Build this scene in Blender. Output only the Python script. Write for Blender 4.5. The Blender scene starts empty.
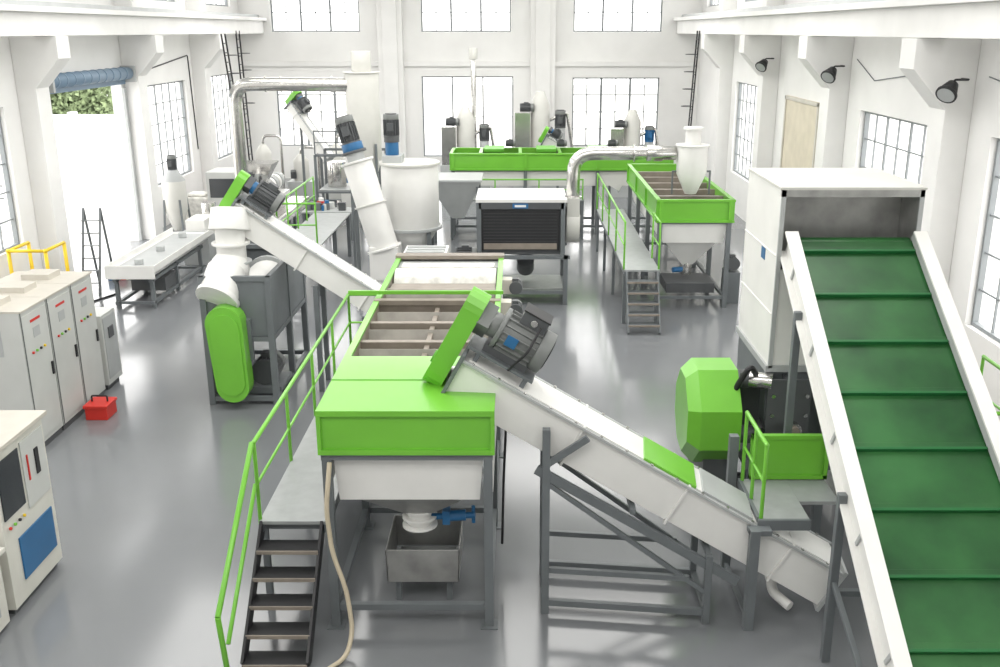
import bpy, bmesh, math, random
from mathutils import Vector, Matrix
random.seed(4)
Z=Vector((0,0,1))
# ---------------- materials ----------------
def mat(name,col,rough=.5,metal=0,var=.06,scale=3,coat=0,bump=0,col2=None,spec=None):
    m=bpy.data.materials.new(name); m.use_nodes=True; nt=m.node_tree; p=nt.nodes['Principled BSDF']
    p.inputs['Roughness'].default_value=rough; p.inputs['Metallic'].default_value=metal
    if coat: p.inputs['Coat Weight'].default_value=coat; p.inputs['Coat Roughness'].default_value=.12
    if spec is not None: p.inputs['Specular IOR Level'].default_value=spec
    tc=nt.nodes.new('ShaderNodeTexCoord'); n=nt.nodes.new('ShaderNodeTexNoise')
    n.inputs['Scale'].default_value=scale; n.inputs['Detail'].default_value=5
    nt.links.new(tc.outputs['Object'],n.inputs['Vector'])
    r=nt.nodes.new('ShaderNodeValToRGB'); r.color_ramp.elements[0].position=.3; r.color_ramp.elements[1].position=.7
    c2=col2 or tuple(min(1,c*(1+var)) for c in col); c1=tuple(c*(1-var) for c in col)
    r.color_ramp.elements[0].color=(*c1,1); r.color_ramp.elements[1].color=(*c2,1)
    nt.links.new(n.outputs['Fac'],r.inputs['Fac']); nt.links.new(r.outputs['Color'],p.inputs['Base Color'])
    if bump:
        b=nt.nodes.new('ShaderNodeBump'); b.inputs['Strength'].default_value=bump; b.inputs['Distance'].default_value=.02
        nt.links.new(n.outputs['Fac'],b.inputs['Height']); nt.links.new(b.outputs['Normal'],p.inputs['Normal'])
    return m
GREEN=mat('green_paint',(.165,.49,.040),.38,var=.05,scale=2,coat=.3)
DGREEN=mat('dark_green_paint',(.11,.38,.03),.45)
WHITE=mat('white_paint',(.78,.775,.75),.42,var=.04,scale=2)
OFFW=mat('off_white_cyclone_paint',(.60,.595,.56),.45,var=.05,scale=2)
CREAM=mat('cream_white_paint',(.66,.65,.59),.5,var=.05)
GREY=mat('grey_frame_paint',(.145,.16,.168),.45,var=.08)
LGREY=mat('light_grey_paint',(.42,.435,.435),.45,var=.06)
DECK=mat('grey_deck_plate',(.32,.335,.335),.4,var=.08,scale=6)
STEEL=mat('stainless_steel',(.62,.61,.59),.2,metal=.95,var=.12,scale=8)
INNER=mat('galvanised_inner_steel',(.36,.36,.35),.35,metal=.5,var=.2,scale=4)
BLACK=mat('black_paint',(.018,.018,.02),.5)
DARK=mat('dark_grey_motor',(.085,.09,.095),.5)
MGREY=mat('motor_fan_cover',(.20,.21,.205),.45)
BLUE=mat('blue_motor_paint',(.02,.13,.30),.4)
YEL=mat('yellow_paint',(.80,.55,.02),.45)
RED=mat('red_paint',(.60,.03,.02),.45)
TAN=mat('tan_board',(.66,.60,.48),.7)
BROWN=mat('brown_grey_tank_metal',(.25,.215,.18),.5,var=.15,scale=5)
WATER=mat('murky_process_water',(.13,.115,.10),.15,var=.2,scale=4)
PADD=mat('paddle_wheel_metal',(.36,.34,.31),.5,var=.15,scale=5)
FROTH=mat('washed_flake_froth',(.72,.705,.66),.8,var=.25,scale=6,bump=.8)
BELT=mat('green_pvc_belt',(.010,.090,.022),.36,var=.4,scale=1.3,col2=(.034,.15,.040))
CLEAT=mat('green_belt_cleat',(.012,.13,.033),.4)
HOSE=mat('beige_hose',(.52,.45,.33),.5)
WALL=mat('whitewashed_wall',(.81,.805,.79),.85,var=.04,scale=.8,bump=.1)
PIL=mat('pillar_plaster',(.79,.785,.77),.85,var=.05,scale=.9,bump=.1)
CEIL=mat('ceiling_paint',(.75,.75,.75),.9)
WFR=mat('window_frame_paint',(.25,.27,.28),.5)
CONC=mat('outdoor_concrete',(.58,.57,.55),.9,scale=.5,var=.15)
LEAF=mat('tree_leaves',(.14,.20,.09),.8,var=.6,scale=3,col2=(.30,.38,.20))
CABW=mat('control_cabinet_paint',(.56,.57,.55),.45,var=.03)
CABT=mat('cabinet_top_beige',(.56,.53,.47),.5)
SHUT=mat('blue_roller_shutter',(.17,.25,.34),.45)
SCREEN=mat('dark_display',(.03,.035,.04),.15)
WOOD=mat('wood_trim',(.40,.28,.15),.6)
def floor_mat():
    m=bpy.data.materials.new('grey_epoxy_floor'); m.use_nodes=True; nt=m.node_tree; p=nt.nodes['Principled BSDF']
    tc=nt.nodes.new('ShaderNodeTexCoord'); n=nt.nodes.new('ShaderNodeTexNoise'); n.inputs['Scale'].default_value=.3; n.inputs['Detail'].default_value=4
    nt.links.new(tc.outputs['Object'],n.inputs['Vector'])
    r=nt.nodes.new('ShaderNodeValToRGB'); r.color_ramp.elements[0].color=(.178,.187,.197,1); r.color_ramp.elements[1].color=(.202,.211,.222,1)
    r.color_ramp.elements[0].position=.35; r.color_ramp.elements[1].position=.65
    nt.links.new(n.outputs['Fac'],r.inputs['Fac']); nt.links.new(r.outputs['Color'],p.inputs['Base Color'])
    n2=nt.nodes.new('ShaderNodeTexNoise'); n2.inputs['Scale'].default_value=1.0
    nt.links.new(tc.outputs['Object'],n2.inputs['Vector'])
    mr=nt.nodes.new('ShaderNodeMapRange'); mr.inputs['To Min'].default_value=.11; mr.inputs['To Max'].default_value=.18
    nt.links.new(n2.outputs['Fac'],mr.inputs['Value']); nt.links.new(mr.outputs['Result'],p.inputs['Roughness'])
    p.inputs['Specular IOR Level'].default_value=.75
    return m
FLOOR=floor_mat()
# ---------------- builder ----------------
class B:
    def __init__(s,name,bevel=0): s.name=name; s.bm=bmesh.new(); s.m=[]; s.bev=bevel
    def mi(s,m):
        if m not in s.m: s.m.append(m)
        return s.m.index(m)
    def hexa(s,v,m):
        vs=[s.bm.verts.new(p) for p in v]; i=s.mi(m)
        for f in ((0,1,2,3),(7,6,5,4),(0,4,5,1),(1,5,6,2),(2,6,7,3),(3,7,4,0)):
            s.bm.faces.new([vs[k] for k in f]).material_index=i
    def box(s,x0,x1,y0,y1,z0,z1,m):
        s.hexa([(x0,y0,z0),(x1,y0,z0),(x1,y1,z0),(x0,y1,z0),(x0,y0,z1),(x1,y0,z1),(x1,y1,z1),(x0,y1,z1)],m)
    def frus(s,a,b,m):
        s.hexa([(a[0],a[2],a[4]),(a[1],a[2],a[4]),(a[1],a[3],a[4]),(a[0],a[3],a[4]),(b[0],b[2],b[4]),(b[1],b[2],b[4]),(b[1],b[3],b[4]),(b[0],b[3],b[4])],m)
    def obox(s,c,sz,ax,m):
        c=Vector(c); X,Y,W=[Vector(a).normalized()*(q/2) for a,q in zip(ax,sz)]
        s.hexa([c-X-Y-W,c+X-Y-W,c+X+Y-W,c-X+Y-W,c-X-Y+W,c+X-Y+W,c+X+Y+W,c-X+Y+W],m)
    def beam(s,p1,p2,w,h,m):
        p1=Vector(p1);p2=Vector(p2);d=(p2-p1); L=d.length; d=d/L
        sd=d.cross(Z) if abs(d.z)<.99 else Vector((1,0,0)); sd.normalize(); up=sd.cross(d)
        s.obox((p1+p2)/2,(L,w,h),(d,sd,up),m)
    def cyl(s,p1,p2,r,m,r2=None,seg=24,cap=True):
        p1=Vector(p1);p2=Vector(p2); r2=r if r2 is None else r2
        d=(p2-p1).normalized(); a=d.orthogonal().normalized(); b=d.cross(a); i=s.mi(m)
        R1=[];R2=[]
        for k in range(seg):
            t=2*math.pi*k/seg; o=a*math.cos(t)+b*math.sin(t)
            R1.append(s.bm.verts.new(p1+o*r)); R2.append(s.bm.verts.new(p2+o*r2))
        for k in range(seg):
            f=s.bm.faces.new((R1[k],R1[(k+1)%seg],R2[(k+1)%seg],R2[k])); f.material_index=i; f.smooth=seg>8
        if cap:
            s.bm.faces.new(R1).material_index=i; s.bm.faces.new(R2).material_index=i
    def ball(s,c,r,m,sc=(1,1,1),u=16,v=10):
        i=s.mi(m); g=bmesh.ops.create_uvsphere(s.bm,u_segments=u,v_segments=v,radius=r,matrix=Matrix.Translation(c)@Matrix.Diagonal((*sc,1)))
        fs=set(f for v in g['verts'] for f in v.link_faces)
        for f in fs: f.material_index=i; f.smooth=True
    def leaf(s,c,r,m):
        i=s.mi(m); a=Vector((random.random()-.5,random.random()-.5,random.random()-.5)).normalized(); e=a.orthogonal().normalized(); c=Vector(c)
        s.bm.faces.new([s.bm.verts.new(q) for q in (c-a*r,c+e*r*.5,c+a*r,c-e*r*.5)]).material_index=i
    def pipe(s,pts,r,m,bend=0,seg=14):
        P=[Vector(p) for p in pts]
        if bend:
            Q=[P[0]]
            for k in range(1,len(P)-1):
                a=P[k]+(P[k-1]-P[k]).normalized()*bend; b=P[k]+(P[k+1]-P[k]).normalized()*bend
                for j in range(7):
                    t=j/6; Q.append(a*(1-t)**2+P[k]*2*t*(1-t)+b*t*t)
            Q.append(P[-1]); P=Q
        i=s.mi(m); prev=None; a=None
        for k in range(len(P)):
            d=(P[min(k+1,len(P)-1)]-P[max(k-1,0)]).normalized()
            if a is None: a=d.orthogonal().normalized()
            else: a=(a-d*a.dot(d)).normalized()
            b=d.cross(a)
            ring=[s.bm.verts.new(P[k]+(a*math.cos(2*math.pi*q/seg)+b*math.sin(2*math.pi*q/seg))*r) for q in range(seg)]
            if prev:
                for q in range(seg):
                    f=s.bm.faces.new((prev[q],prev[(q+1)%seg],ring[(q+1)%seg],ring[q])); f.material_index=i; f.smooth=True
            else: s.bm.faces.new(ring).material_index=i
            prev=ring
        s.bm.faces.new(prev).material_index=i
    def prism(s,pts,vec,m):
        v=Vector(vec); i=s.mi(m)
        A=[s.bm.verts.new(p) for p in pts]; C=[s.bm.verts.new(Vector(p)+v) for p in pts]
        n=len(A)
        s.bm.faces.new(A).material_index=i; s.bm.faces.new(C).material_index=i
        for k in range(n): s.bm.faces.new((A[k],A[(k+1)%n],C[(k+1)%n],C[k])).material_index=i
    def done(s):
        bmesh.ops.recalc_face_normals(s.bm,faces=s.bm.faces)
        me=bpy.data.meshes.new(s.name); s.bm.to_mesh(me); s.bm.free()
        for m in s.m: me.materials.append(m)
        o=bpy.data.objects.new(s.name,me); bpy.context.collection.objects.link(o)
        if s.bev:
            b=o.modifiers.new('bevel','BEVEL'); b.width=s.bev; b.segments=2; b.limit_method='ANGLE'; b.angle_limit=math.radians(50)
        return o
def motor(b,c,d,r,L,m=DARK,gear=None,bigbox=False):
    c=Vector(c); d=Vector(d).normalized(); a=d.orthogonal().normalized(); e=d.cross(a)
    b.cyl(c-d*L/2,c+d*L*.3,r*.88,m); b.cyl(c+d*L*.28,c+d*L*.5,r*1.0,MGREY); b.cyl(c+d*L*.5,c+d*L*.53,r*.75,BLACK); b.cyl(c+d*L*.53,c+d*L*.54,r*.25,MGREY)
    b.cyl(c-d*L*.52,c-d*L*.44,r*1.02,m)
    for k in range(18):
        t=2*math.pi*k/18; o=a*math.cos(t)+e*math.sin(t); s=d.cross(o)
        b.obox(c-d*L*.08+o*r*.93,(L*.68,r*.2,r*.05),(d,o,s),m)
    up=Z if abs(d.z)<.8 else Vector((0,-1,0)); up=(up-d*up.dot(d)).normalized()
    if bigbox:
        b.obox(c+up*r*1.15,(L*.5,r*1.2,r*.6),(d,d.cross(up),up),DARK); b.obox(c+up*r*1.47,(L*.54,r*1.3,r*.08),(d,d.cross(up),up),BLACK)
        q=d.cross(up); q=q if q.y<0 else -q
        b.cyl(c+up*r*1.15+q*r*.6,c+up*r*1.15+q*r*.7,r*.16,STEEL,seg=12); b.pipe([c+up*r*1.15+q*r*.7+d*.08,c+q*r*1.25+d*.08,c-up*r*1.2+q*r*1.1],.013,BLACK,bend=.05,seg=8)
        b.obox(c-d*L*.2+q*r*1.0,(L*.22,.02,r*.5),(d,q,up),BLUE)
    else: b.obox(c+up*r*1.05-d*L*.05,(L*.35,r*.8,r*.5),(d,d.cross(up),up),m)
    if gear:
        b.cyl(c-d*(L*.5+r*.5),c-d*L*.5,r*.6,gear); b.obox(c-d*(L*.5+r*.75),(r*.6,r*1.2,r*1.2),(d,a,e),m)
        b.cyl(c-d*(L*.5+r*1.6),c-d*(L*.5+r*1.0),r*.35,STEEL)
def rail(b,pts,h,m,r=.021,mid=True,step=1.6):
    for p,q in zip(pts[:-1],pts[1:]):
        p=Vector(p);q=Vector(q); n=max(1,round((q-p).length/step))
        for k in range(n+1):
            o=p.lerp(q,k/n); b.cyl(o,o+Z*h,r,m,seg=10)
        b.cyl(p+Z*h,q+Z*h,r*1.15,m,seg=10)
        b.cyl(p+Z*h*.5,q+Z*h*.5,r*.8,m,seg=10)
        b.ball(p+Z*h,r*1.15,m); b.ball(q+Z*h,r*1.15,m)
def ladder_stairs(b,x0,x1,ytop,ztop,n,rise,run,ms,mt):
    for x in (x0,x1):
        b.beam((x,ytop,ztop-.05),(x,ytop-run*(ztop/rise),.02),.03,.16,ms)
    for k in range(1,n+1):
        z=ztop-rise*k
        if z<.05: break
        b.box(x0,x1,ytop-run*k-.12,ytop-run*k+.12,z-.03,z,mt); b.box(x0,x1,ytop-run*k-.125,ytop-run*k-.11,z-.04,z+.003,BROWN)
# ---------------- room ----------------
XL,XR,YF,YB,ZC=-11.3,7.5,-4.0,41.5,9.6
b=B('floor'); b.box(XL-.3,XR+.3,YF-.3,YB+.3,-.2,0,FLOOR); b.done()
b=B('outdoor_ground'); b.box(-90,70,-30,120,-.5,-.22,CONC); b.done()
b=B('ceiling'); b.box(XL-.3,XR+.3,YF-.3,YB+.3,ZC,ZC+.2,CEIL); b.done()
def wall(name,axis,c0,c1,a0,a1,ops):
    b=B(name)
    A=sorted(set([a0,a1]+[o[0] for o in ops]+[o[1] for o in ops])); ZZ=sorted(set([0,ZC]+[o[2] for o in ops]+[o[3] for o in ops]))
    for i in range(len(A)-1):
        for j in range(len(ZZ)-1):
            am=(A[i]+A[i+1])/2; zm=(ZZ[j]+ZZ[j+1])/2
            if any(o[0]<am<o[1] and o[2]<zm<o[3] for o in ops): continue
            if axis=='x': b.box(c0,c1,A[i],A[i+1],ZZ[j],ZZ[j+1],WALL)
            else: b.box(A[i],A[i+1],c0,c1,ZZ[j],ZZ[j+1],WALL)
    bmesh.ops.remove_doubles(b.bm,verts=b.bm.verts,dist=.0005)
    b.done()
PD=[-1.9,4.3,10.5,16.7,22.9,29.1,35.3]
Lw=[(5.3,9.3,1.3,4.4),(11.6,15.6,1.3,4.4),(17.9,21.9,1.3,4.4),(30.3,34.2,1.3,4.4),(36.6,40.0,1.3,4.4)]
Ldoor=(23.7,28.6,0,4.7)
Rw=[(5.3,9.3,1.3,4.4),(11.6,15.6,1.3,4.4),(17.9,21.7,1.3,4.35),(31.0,34.3,1.3,4.35)]
Up=lambda ys:[(y0,y1,6.9,8.9) for y0,y1 in ys]
bays=[(5.3,9.3),(11.6,15.6),(17.8,21.8),(24,28),(30.2,34.2),(36.4,40.4)]
wall('wall_left','x',XL-.3,XL,YF,YB,Lw+[Ldoor]+Up(bays))
wall('wall_right','x',XR,XR+.3,YF,YB,Rw+Up(bays))
Bw=[(-10.0,-6.4,1.35,4.15),(2.3,5.9,1.35,4.15)]
Bdoor=(-3.95,-.15,.9,4.2)
BU=[(-10.0,-6.4,5.95,9.0),(-3.9,-.25,5.95,9.0),(2.3,5.9,5.95,9.0)]
wall('wall_back','y',YB,YB+.3,XL-.3,XR+.3,Bw+[Bdoor]+BU)
wall('wall_front','y',YF-.3,YF,XL-.3,XR+.3,[])
wn=[0]
def window(axis,c,a0,a1,z0,z1,nx,nz,w=.03):
    wn[0]+=1; b=B('window_%d'%wn[0])
    def bx(p,q,za,zb,t=.05):
        if axis=='x': b.box(c-t,c+t,p,q,za,zb,WFR)
        else: b.box(p,q,c-t,c+t,za,zb,WFR)
    e=.002
    bx(a0+e,a0+.06,z0+e,z1-e); bx(a1-.06,a1-e,z0+e,z1-e); bx(a0+.06,a1-.06,z0+e,z0+.06); bx(a0+.06,a1-.06,z1-.06,z1-e)
    for k in range(1,nx):
        a=a0+(a1-a0)*k/nx; ww=w*(2.2 if nx%3==0 and k%(nx//3)==0 else 1); bx(a-ww/2,a+ww/2,z0+.06,z1-.06,.02)
    for k in range(1,nz):
        z=z0+(z1-z0)*k/nz; bx(a0+.06,a1-.06,z-w/2,z+w/2,.018)
    b.done()
for o in Lw: window('x',XL-.15,*o,6,5)
for o in Up(bays): window('x',XL-.15,*o,6,3)
for o in Rw: window('x',XR+.15,*o,6,5)
for o in Up(bays): window('x',XR+.15,*o,6,3)
for o in Bw: window('y',YB+.15,*o,6,4,.045)
window('y',YB+.15,*Bdoor,3,2,.03)
for o in BU: window('y',YB+.15,*o,6,4,.04)
def pillar(side,y):
    b=B('pillar_column',.01); x=XL if side<0 else XR; s=1 if side<0 else -1
    p=lambda dx,z:(x+s*dx,y-.32,z)
    pts=[p(.003,.0),p(.45,0),p(.45,4.75),p(1.05,5.4),p(1.05,5.88),p(.5,5.88),p(.5,ZC-.01),p(.003,ZC-.01)]
    b.prism(pts,(0,.64,0),PIL); b.done()
for y in PD: pillar(-1,y); pillar(1,y)
for nm,x,s in (('crane_runway_beam',XL,1),('crane_runway_beam',XR,-1)):
    b=B(nm,.01)
    a,c=sorted((x+s*.55,x+s*1.0)); b.box(a,c,YF+.02,YB-.02,5.89,6.38,PIL)
    a,c=sorted((x+s*.5,x+s*1.15)); b.box(a,c,YF+.02,YB-.02,6.38,6.5,PIL)
    a,c=sorted((x+s*.75,x+s*.82)); b.box(a,c,YF+.02,YB-.02,6.5,6.62,LGREY)
    b.done()
for x in (-5.15,1.05):
    b=B('pilaster_column',.01); b.box(x-.5,x+.5,YB-.4,YB-.003,0,ZC-.01,PIL); b.box(x-.3,x+.3,YB-.5,YB-.4,0,ZC-.01,PIL); b.done()
b=B('trim_1',.01); b.box(XL+.01,XR-.01,YB-.12,YB-.004,4.6,4.8,PIL); b.done()
b=B('door_1',.01)
b.box(XL+.002,XL+.08,23.55,23.7,0,4.45,LGREY); b.box(XL+.002,XL+.08,28.6,28.75,0,4.45,LGREY)
b.done()
b=B('roller_shutter'); b.cyl((XL+.22,23.6,4.85),(XL+.22,28.6,4.85),.17,SHUT,seg=20)
for k in range(10): b.cyl((XL+.22,23.9+k*.47,4.85),(XL+.22,23.95+k*.47,4.85),.18,SHUT,seg=20)
b.box(XL+.02,XL+.42,23.5,23.6,4.6,5.05,LGREY); b.box(XL+.02,XL+.42,28.6,28.7,4.6,5.05,LGREY); b.box(XL+.1,XL+.14,23.62,28.58,4.55,4.72,SHUT); b.done()
b=B('door_2',.01); b.box(XR-.06,XR-.003,24.5,27.6,0,4.3,TAN)
for y in (24.5,27.5): b.box(XR-.09,XR-.06,y,y+.1,0,4.3,CABT)
b.box(XR-.09,XR-.06,24.5,27.6,4.2,4.3,CABT); b.done()
# outdoors
b=B('garden_hedge')
for k in range(9000):
    x=-35+random.random()*10.2; top=3.1+.6*math.sin(x*1.9)+.35*math.sin(x*4.3+1); z=random.random()*top
    b.leaf((x,60+random.random()*1.8,z),.12+random.random()*.16,LEAF)
for x in (-34,-31,-28,-26): b.cyl((x,61,-.22),(x,61,2.2),.15,WOOD,seg=8)
b.done()
b=B('outdoor_perimeter_wall',.02); b.box(-60,-17,57.5,57.8,-.22,1.25,WALL); b.box(-60,-17,57.45,57.85,1.25,1.35,CONC)
for k in range(11): b.box(-58+k*4,-57.6+k*4,57.4,57.9,-.22,1.5,WALL)
b.done()
b=B('outdoor_storage_shed',.02); b.box(-24.5,-21,40.5,43,-.22,1.5,CONC); b.box(-24.6,-20.9,40.4,43.1,1.5,1.62,LGREY); b.box(-23.5,-22.4,40.45,40.5,-.2,1.3,LGREY); b.done()
b=B('outdoor_pallet_stack',.02)
for k in range(3): b.box(-19.3,-17.9,35,36.4,-.22+k*.45,.15+k*.45,WHITE); b.box(-19.4,-17.8,34.9,36.5,.15+k*.45,.2+k*.45,LGREY)
b.box(-17,-16,31,32.5,-.22,.5,LGREY)
b.done()
def flood(x,y,z):
    b=B('floodlight'); yy=y-.62; b.pipe([(XR-.25,y-.335,z+.1),(XR-.25,yy,z+.1),(x+.05,yy,z+.1),(x+.05,yy,z)],.018,BLACK,bend=.05,seg=8)
    d=Vector((-.55,-.5,-.6)).normalized(); c=Vector((x,yy,z-.05)); b.cyl(c-d*.12,c+d*.1,.09,BLACK,r2=.16); b.cyl(c+d*.1,c+d*.14,.17,BLACK); b.cyl(c+d*.141,c+d*.145,.14,LGREY)
    b.done()
flood(6.95,16.7,5.15); flood(6.95,22.9,5.15); flood(6.95,29.1,5.15)
b=B('wall_conduit'); b.pipe([(XR-.02,22.2,5.4),(XR-.02,21.0,5.0),(XR-.02,18,5.3),(XR-.02,17.2,5.0)],.010,GREY,seg=8)
b.pipe([(XR-.02,15.9,5.3),(XR-.02,13.5,5.0),(XR-.02,11.2,5.3)],.010,GREY,seg=8)
b.pipe([(XL+.02,23.4,5.5),(XL+.02,23.35,4.2),(XL+.02,23.4,2.5)],.015,GREY,seg=8); b.pipe([(XL+.02,29.6,5.3),(XL+.02,30.0,4.8),(XL+.02,34.6,5.2),(XL+.02,34.8,2.0)],.02,BLACK,bend=.1,seg=8)
b.done()
def ladder(x,y,dx,z1,name='wall_ladder'):
    b=B(name)
    for o in (-.22,.22): b.beam((x+dx,y+o,.0),(x,y+o,z1),.05,.04,BLACK)
    n=int(z1/.3)
    for k in range(1,n): 
        t=k/n; b.cyl((x+dx*(1-t),y-.22,z1*t),(x+dx*(1-t),y+.22,z1*t),.018,BLACK,seg=8)
    for k in range(4):
        z=3.4+.6*k; t=z/z1; xx=x+dx*(1-t); s=1 if x<0 else -1
        b.pipe([(xx,y-.22,z),(xx+s*.2,y-.25,z),(xx+s*.4,y,z),(xx+s*.2,y+.25,z),(xx,y+.22,z)],.012,BLACK,bend=.08,seg=6)
    b.done()
ladder(-10.3,37.5,.15,6.0); ladder(-10.0,34.6,.5,5.9); ladder(6.4,35.9,-.25,6.0)
# ---------------- main washing tank ----------------
b=B('flotation_washing_tank',.006)
x0,x1,y0,y1=-1.95,-.24,8.85,15.7
for y in (y0+.05,y0+2.2,13.2,y1-.05):
    for x in (x0+.05,x1-.05):
        b.box(x-.045,x+.045,y-.045,y+.045,0,1.97,GREY); b.box(x-.09,x+.09,y-.09,y+.09,0,.015,GREY)
for x in (x0+.05,x1-.05):
    b.box(x-.045,x+.045,y0,y1,1.92,1.99,GREY); b.box(x-.035,x+.035,y0+.1,y1-.1,.2,.27,GREY)
for y in (y0+.05,y0+2.2,13.2,y1-.05):
    b.box(x0,x1,y-.045,y+.045,1.92,1.99,GREY); b.box(x0+.1,x1-.1,y-.035,y+.035,.2,.27,GREY)
b.box(x0+.01,x1-.01,y0+.01,y0+.05,1.99,2.44,GREEN)
b.box(x0-.02,x1+.02,y0-.03,y0+.02,1.99,2.04,GREEN); b.box(x0-.02,x1+.02,y0-.03,y0+.02,2.40,2.46,GREEN)
for x in (x0,x1): b.box(x-.02,x+.02,y0-.028,y0+.03,2.0,2.458,GREEN)
b.box(x0-.02,x1+.02,y0+.02,10.5,2.42,2.46,GREEN)
b.box(x0-.02,x1+.02,9.7,9.72,2.46,2.467,DGREEN)
for x in (x0,x1-.04):
    b.box(x,x+.04,y0+.05,y1,1.55,2.42,WHITE); b.box(x-.02,x+.06,10.5,y1,2.42,2.46,GREEN)
b.box(x0,x1,y1-.04,y1,1.55,2.46,WHITE); b.box(x0+.04,x1-.04,10.45,10.5,1.6,2.42,BROWN)
for x in (x0+.045,x1-.055): b.box(x,x+.01,10.5,y1-.05,1.7,2.41,BROWN)
b.frus((x0+.14,x1-.14,y0+.14,y1-.1,1.42),(x0+.10,x1-.10,y0+.10,y1-.06,1.93),WHITE)
b.frus((-1.2,-.9,9.3,9.6,1.1),(x0+.2,x1-.2,y0+.2,10.6,1.44),INNER)
b.frus((-1.2,-.9,12.3,12.6,1.0),(x0+.2,x1-.2,11.2,14.2,1.44),WHITE)
b.box(x0+.05,x1-.05,10.5,y1-.05,1.9,1.96,WATER)
for y in (11.25,12.05,13.75):
    b.box(x0+.04,x1-.04,y-.05,y+.05,1.97,2.40,BROWN)
b.box(x0-.01,x1+.01,12.85,12.97,2.40,2.47,BROWN); b.box(x0+.04,x1-.04,12.88,12.94,1.9,2.40,BROWN)
b.box(-1.12,-1.06,10.5,13.7,2.05,2.36,BROWN)
def paddle(yc,zc,r,rp,mt):
    b.cyl((x0+.05,yc,zc),(x1-.05,yc,zc),r,mt)
    for k in range(6):
        t=k*math.pi/3+.3; o=Vector((0,math.cos(t),math.sin(t)))
        b.obox(Vector(((x0+x1)/2,yc,zc))+o*(r+rp)/2,(x1-x0-.16,rp-r+.02,.012),((1,0,0),o,o.cross(Vector((1,0,0)))),mt)
for yc_ in (10.87,11.65,12.45,13.35): paddle(yc_,2.14,.07,.26,PADD)
b.cyl((x0+.08,14.6,2.16),(x1-.08,14.6,2.16),.34,FROTH,seg=12)
b.box(x0+.08,x1-.08,13.85,14.15,2.2,2.38,BROWN); b.box(x0+.05,x1-.05,15.1,15.65,2.1,2.40,LGREY)
b.box(x0+.12,x1-.12,15.0,15.3,2.40,2.43,FROTH)
b.box(x0-.03,x1+.03,15.5,15.72,2.44,2.50,BROWN)
b.beam((x0-.4,13.1,2.52),(x1+.05,13.1,2.52),.04,.05,GREEN)
for y in (13.4,14.7): motor(b,(-.02,y,2.2),(0,1,0),.1,.3,DARK); b.box(-.24,-.08,y-.12,y+.1,2.1,2.32,CABT)
b.cyl((-1.05,9.45,.90),(-1.05,9.45,1.12),.13,WHITE); 
for z in (.9,1.0,1.1): b.cyl((-1.05,9.45,z-.012),(-1.05,9.45,z+.012),.19,WHITE)
b.cyl((-1.05,9.45,.98),(-.45,9.4,1.03),.035,BLUE); b.cyl((-.72,9.42,1.01),(-.55,9.42,1.02),.06,BLUE); b.box(-.8,-.72,9.36,9.48,.93,1.09,BLUE)
b.cyl((-.47,9.42,.93),(-.47,9.42,1.13),.02,BLUE)
b.done()
b=B('waste_collection_bin',.005)
bx=(-1.42,-.62,9.3,10.1)
b.frus((bx[0]+.08,bx[1]-.08,bx[2]+.06,bx[3]-.06,.27),(bx[0]+.08,bx[1]-.08,bx[2]+.06,bx[3]-.06,.29),LGREY)
for q in ((bx[0],bx[0]+.015,bx[2],bx[3]),(bx[1]-.015,bx[1],bx[2],bx[3]),(bx[0],bx[1],bx[2],bx[2]+.015),(bx[0],bx[1],bx[3]-.015,bx[3])):
    b.frus((q[0]*.97-.03,q[1]*.97-.03,q[2],q[3],.27),(*q,.66),INNER)
for x in (bx[0]+.12,bx[1]-.12):
    for y in (bx[2]+.1,bx[3]-.1): b.box(x-.03,x+.03,y-.03,y+.03,0,.27,GREY)
b.done()
b=B('drain_hose'); b.pipe([(-1.85,8.78,1.93),(-1.90,8.72,1.45),(-1.86,8.68,1.0),(-1.72,8.6,.6),(-1.66,8.5,.2),(-1.7,8.3,.03),(-1.9,8.05,.03),(-2.0,7.8,.03)],.024,HOSE,bend=.12,seg=10); b.done()
# ---------------- walkway with stairs ----------------
b=B('walkway_platform',.004)
b.box(-2.72,-2.0,9.2,15.2,1.02,1.06,DECK)
for x in (-2.70,-2.02): b.box(x-.02,x+.02,9.2,15.2,.93,1.02,GREY)
for y in (9.3,11.3,13.3,15.1):
    b.box(-2.73,-2.66,y-.035,y+.035,0,1.0,GREY); b.box(-2.7,-2.0,y-.03,y+.03,.93,1.01,GREY)
ladder_stairs(b,-2.70,-2.06,9.25,1.06,6,.2,.2,BLACK,BLACK)
rail(b,[(-2.72,9.25,1.0),(-2.72,15.15,1.0)],.94,GREEN,step=1.5)
b.cyl((-2.74,9.25,1.94),(-2.82,7.95,.72),.028,GREEN,seg=10); b.cyl((-2.74,9.25,1.47),(-2.80,8.1,.32),.022,GREEN,seg=10)
b.cyl((-2.82,7.95,.72),(-2.80,8.0,.12),.028,GREEN,seg=10)
rail(b,[(-2.72,15.15,1.0),(-2.02,15.15,1.0)],.94,GREEN)
b.done()
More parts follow.
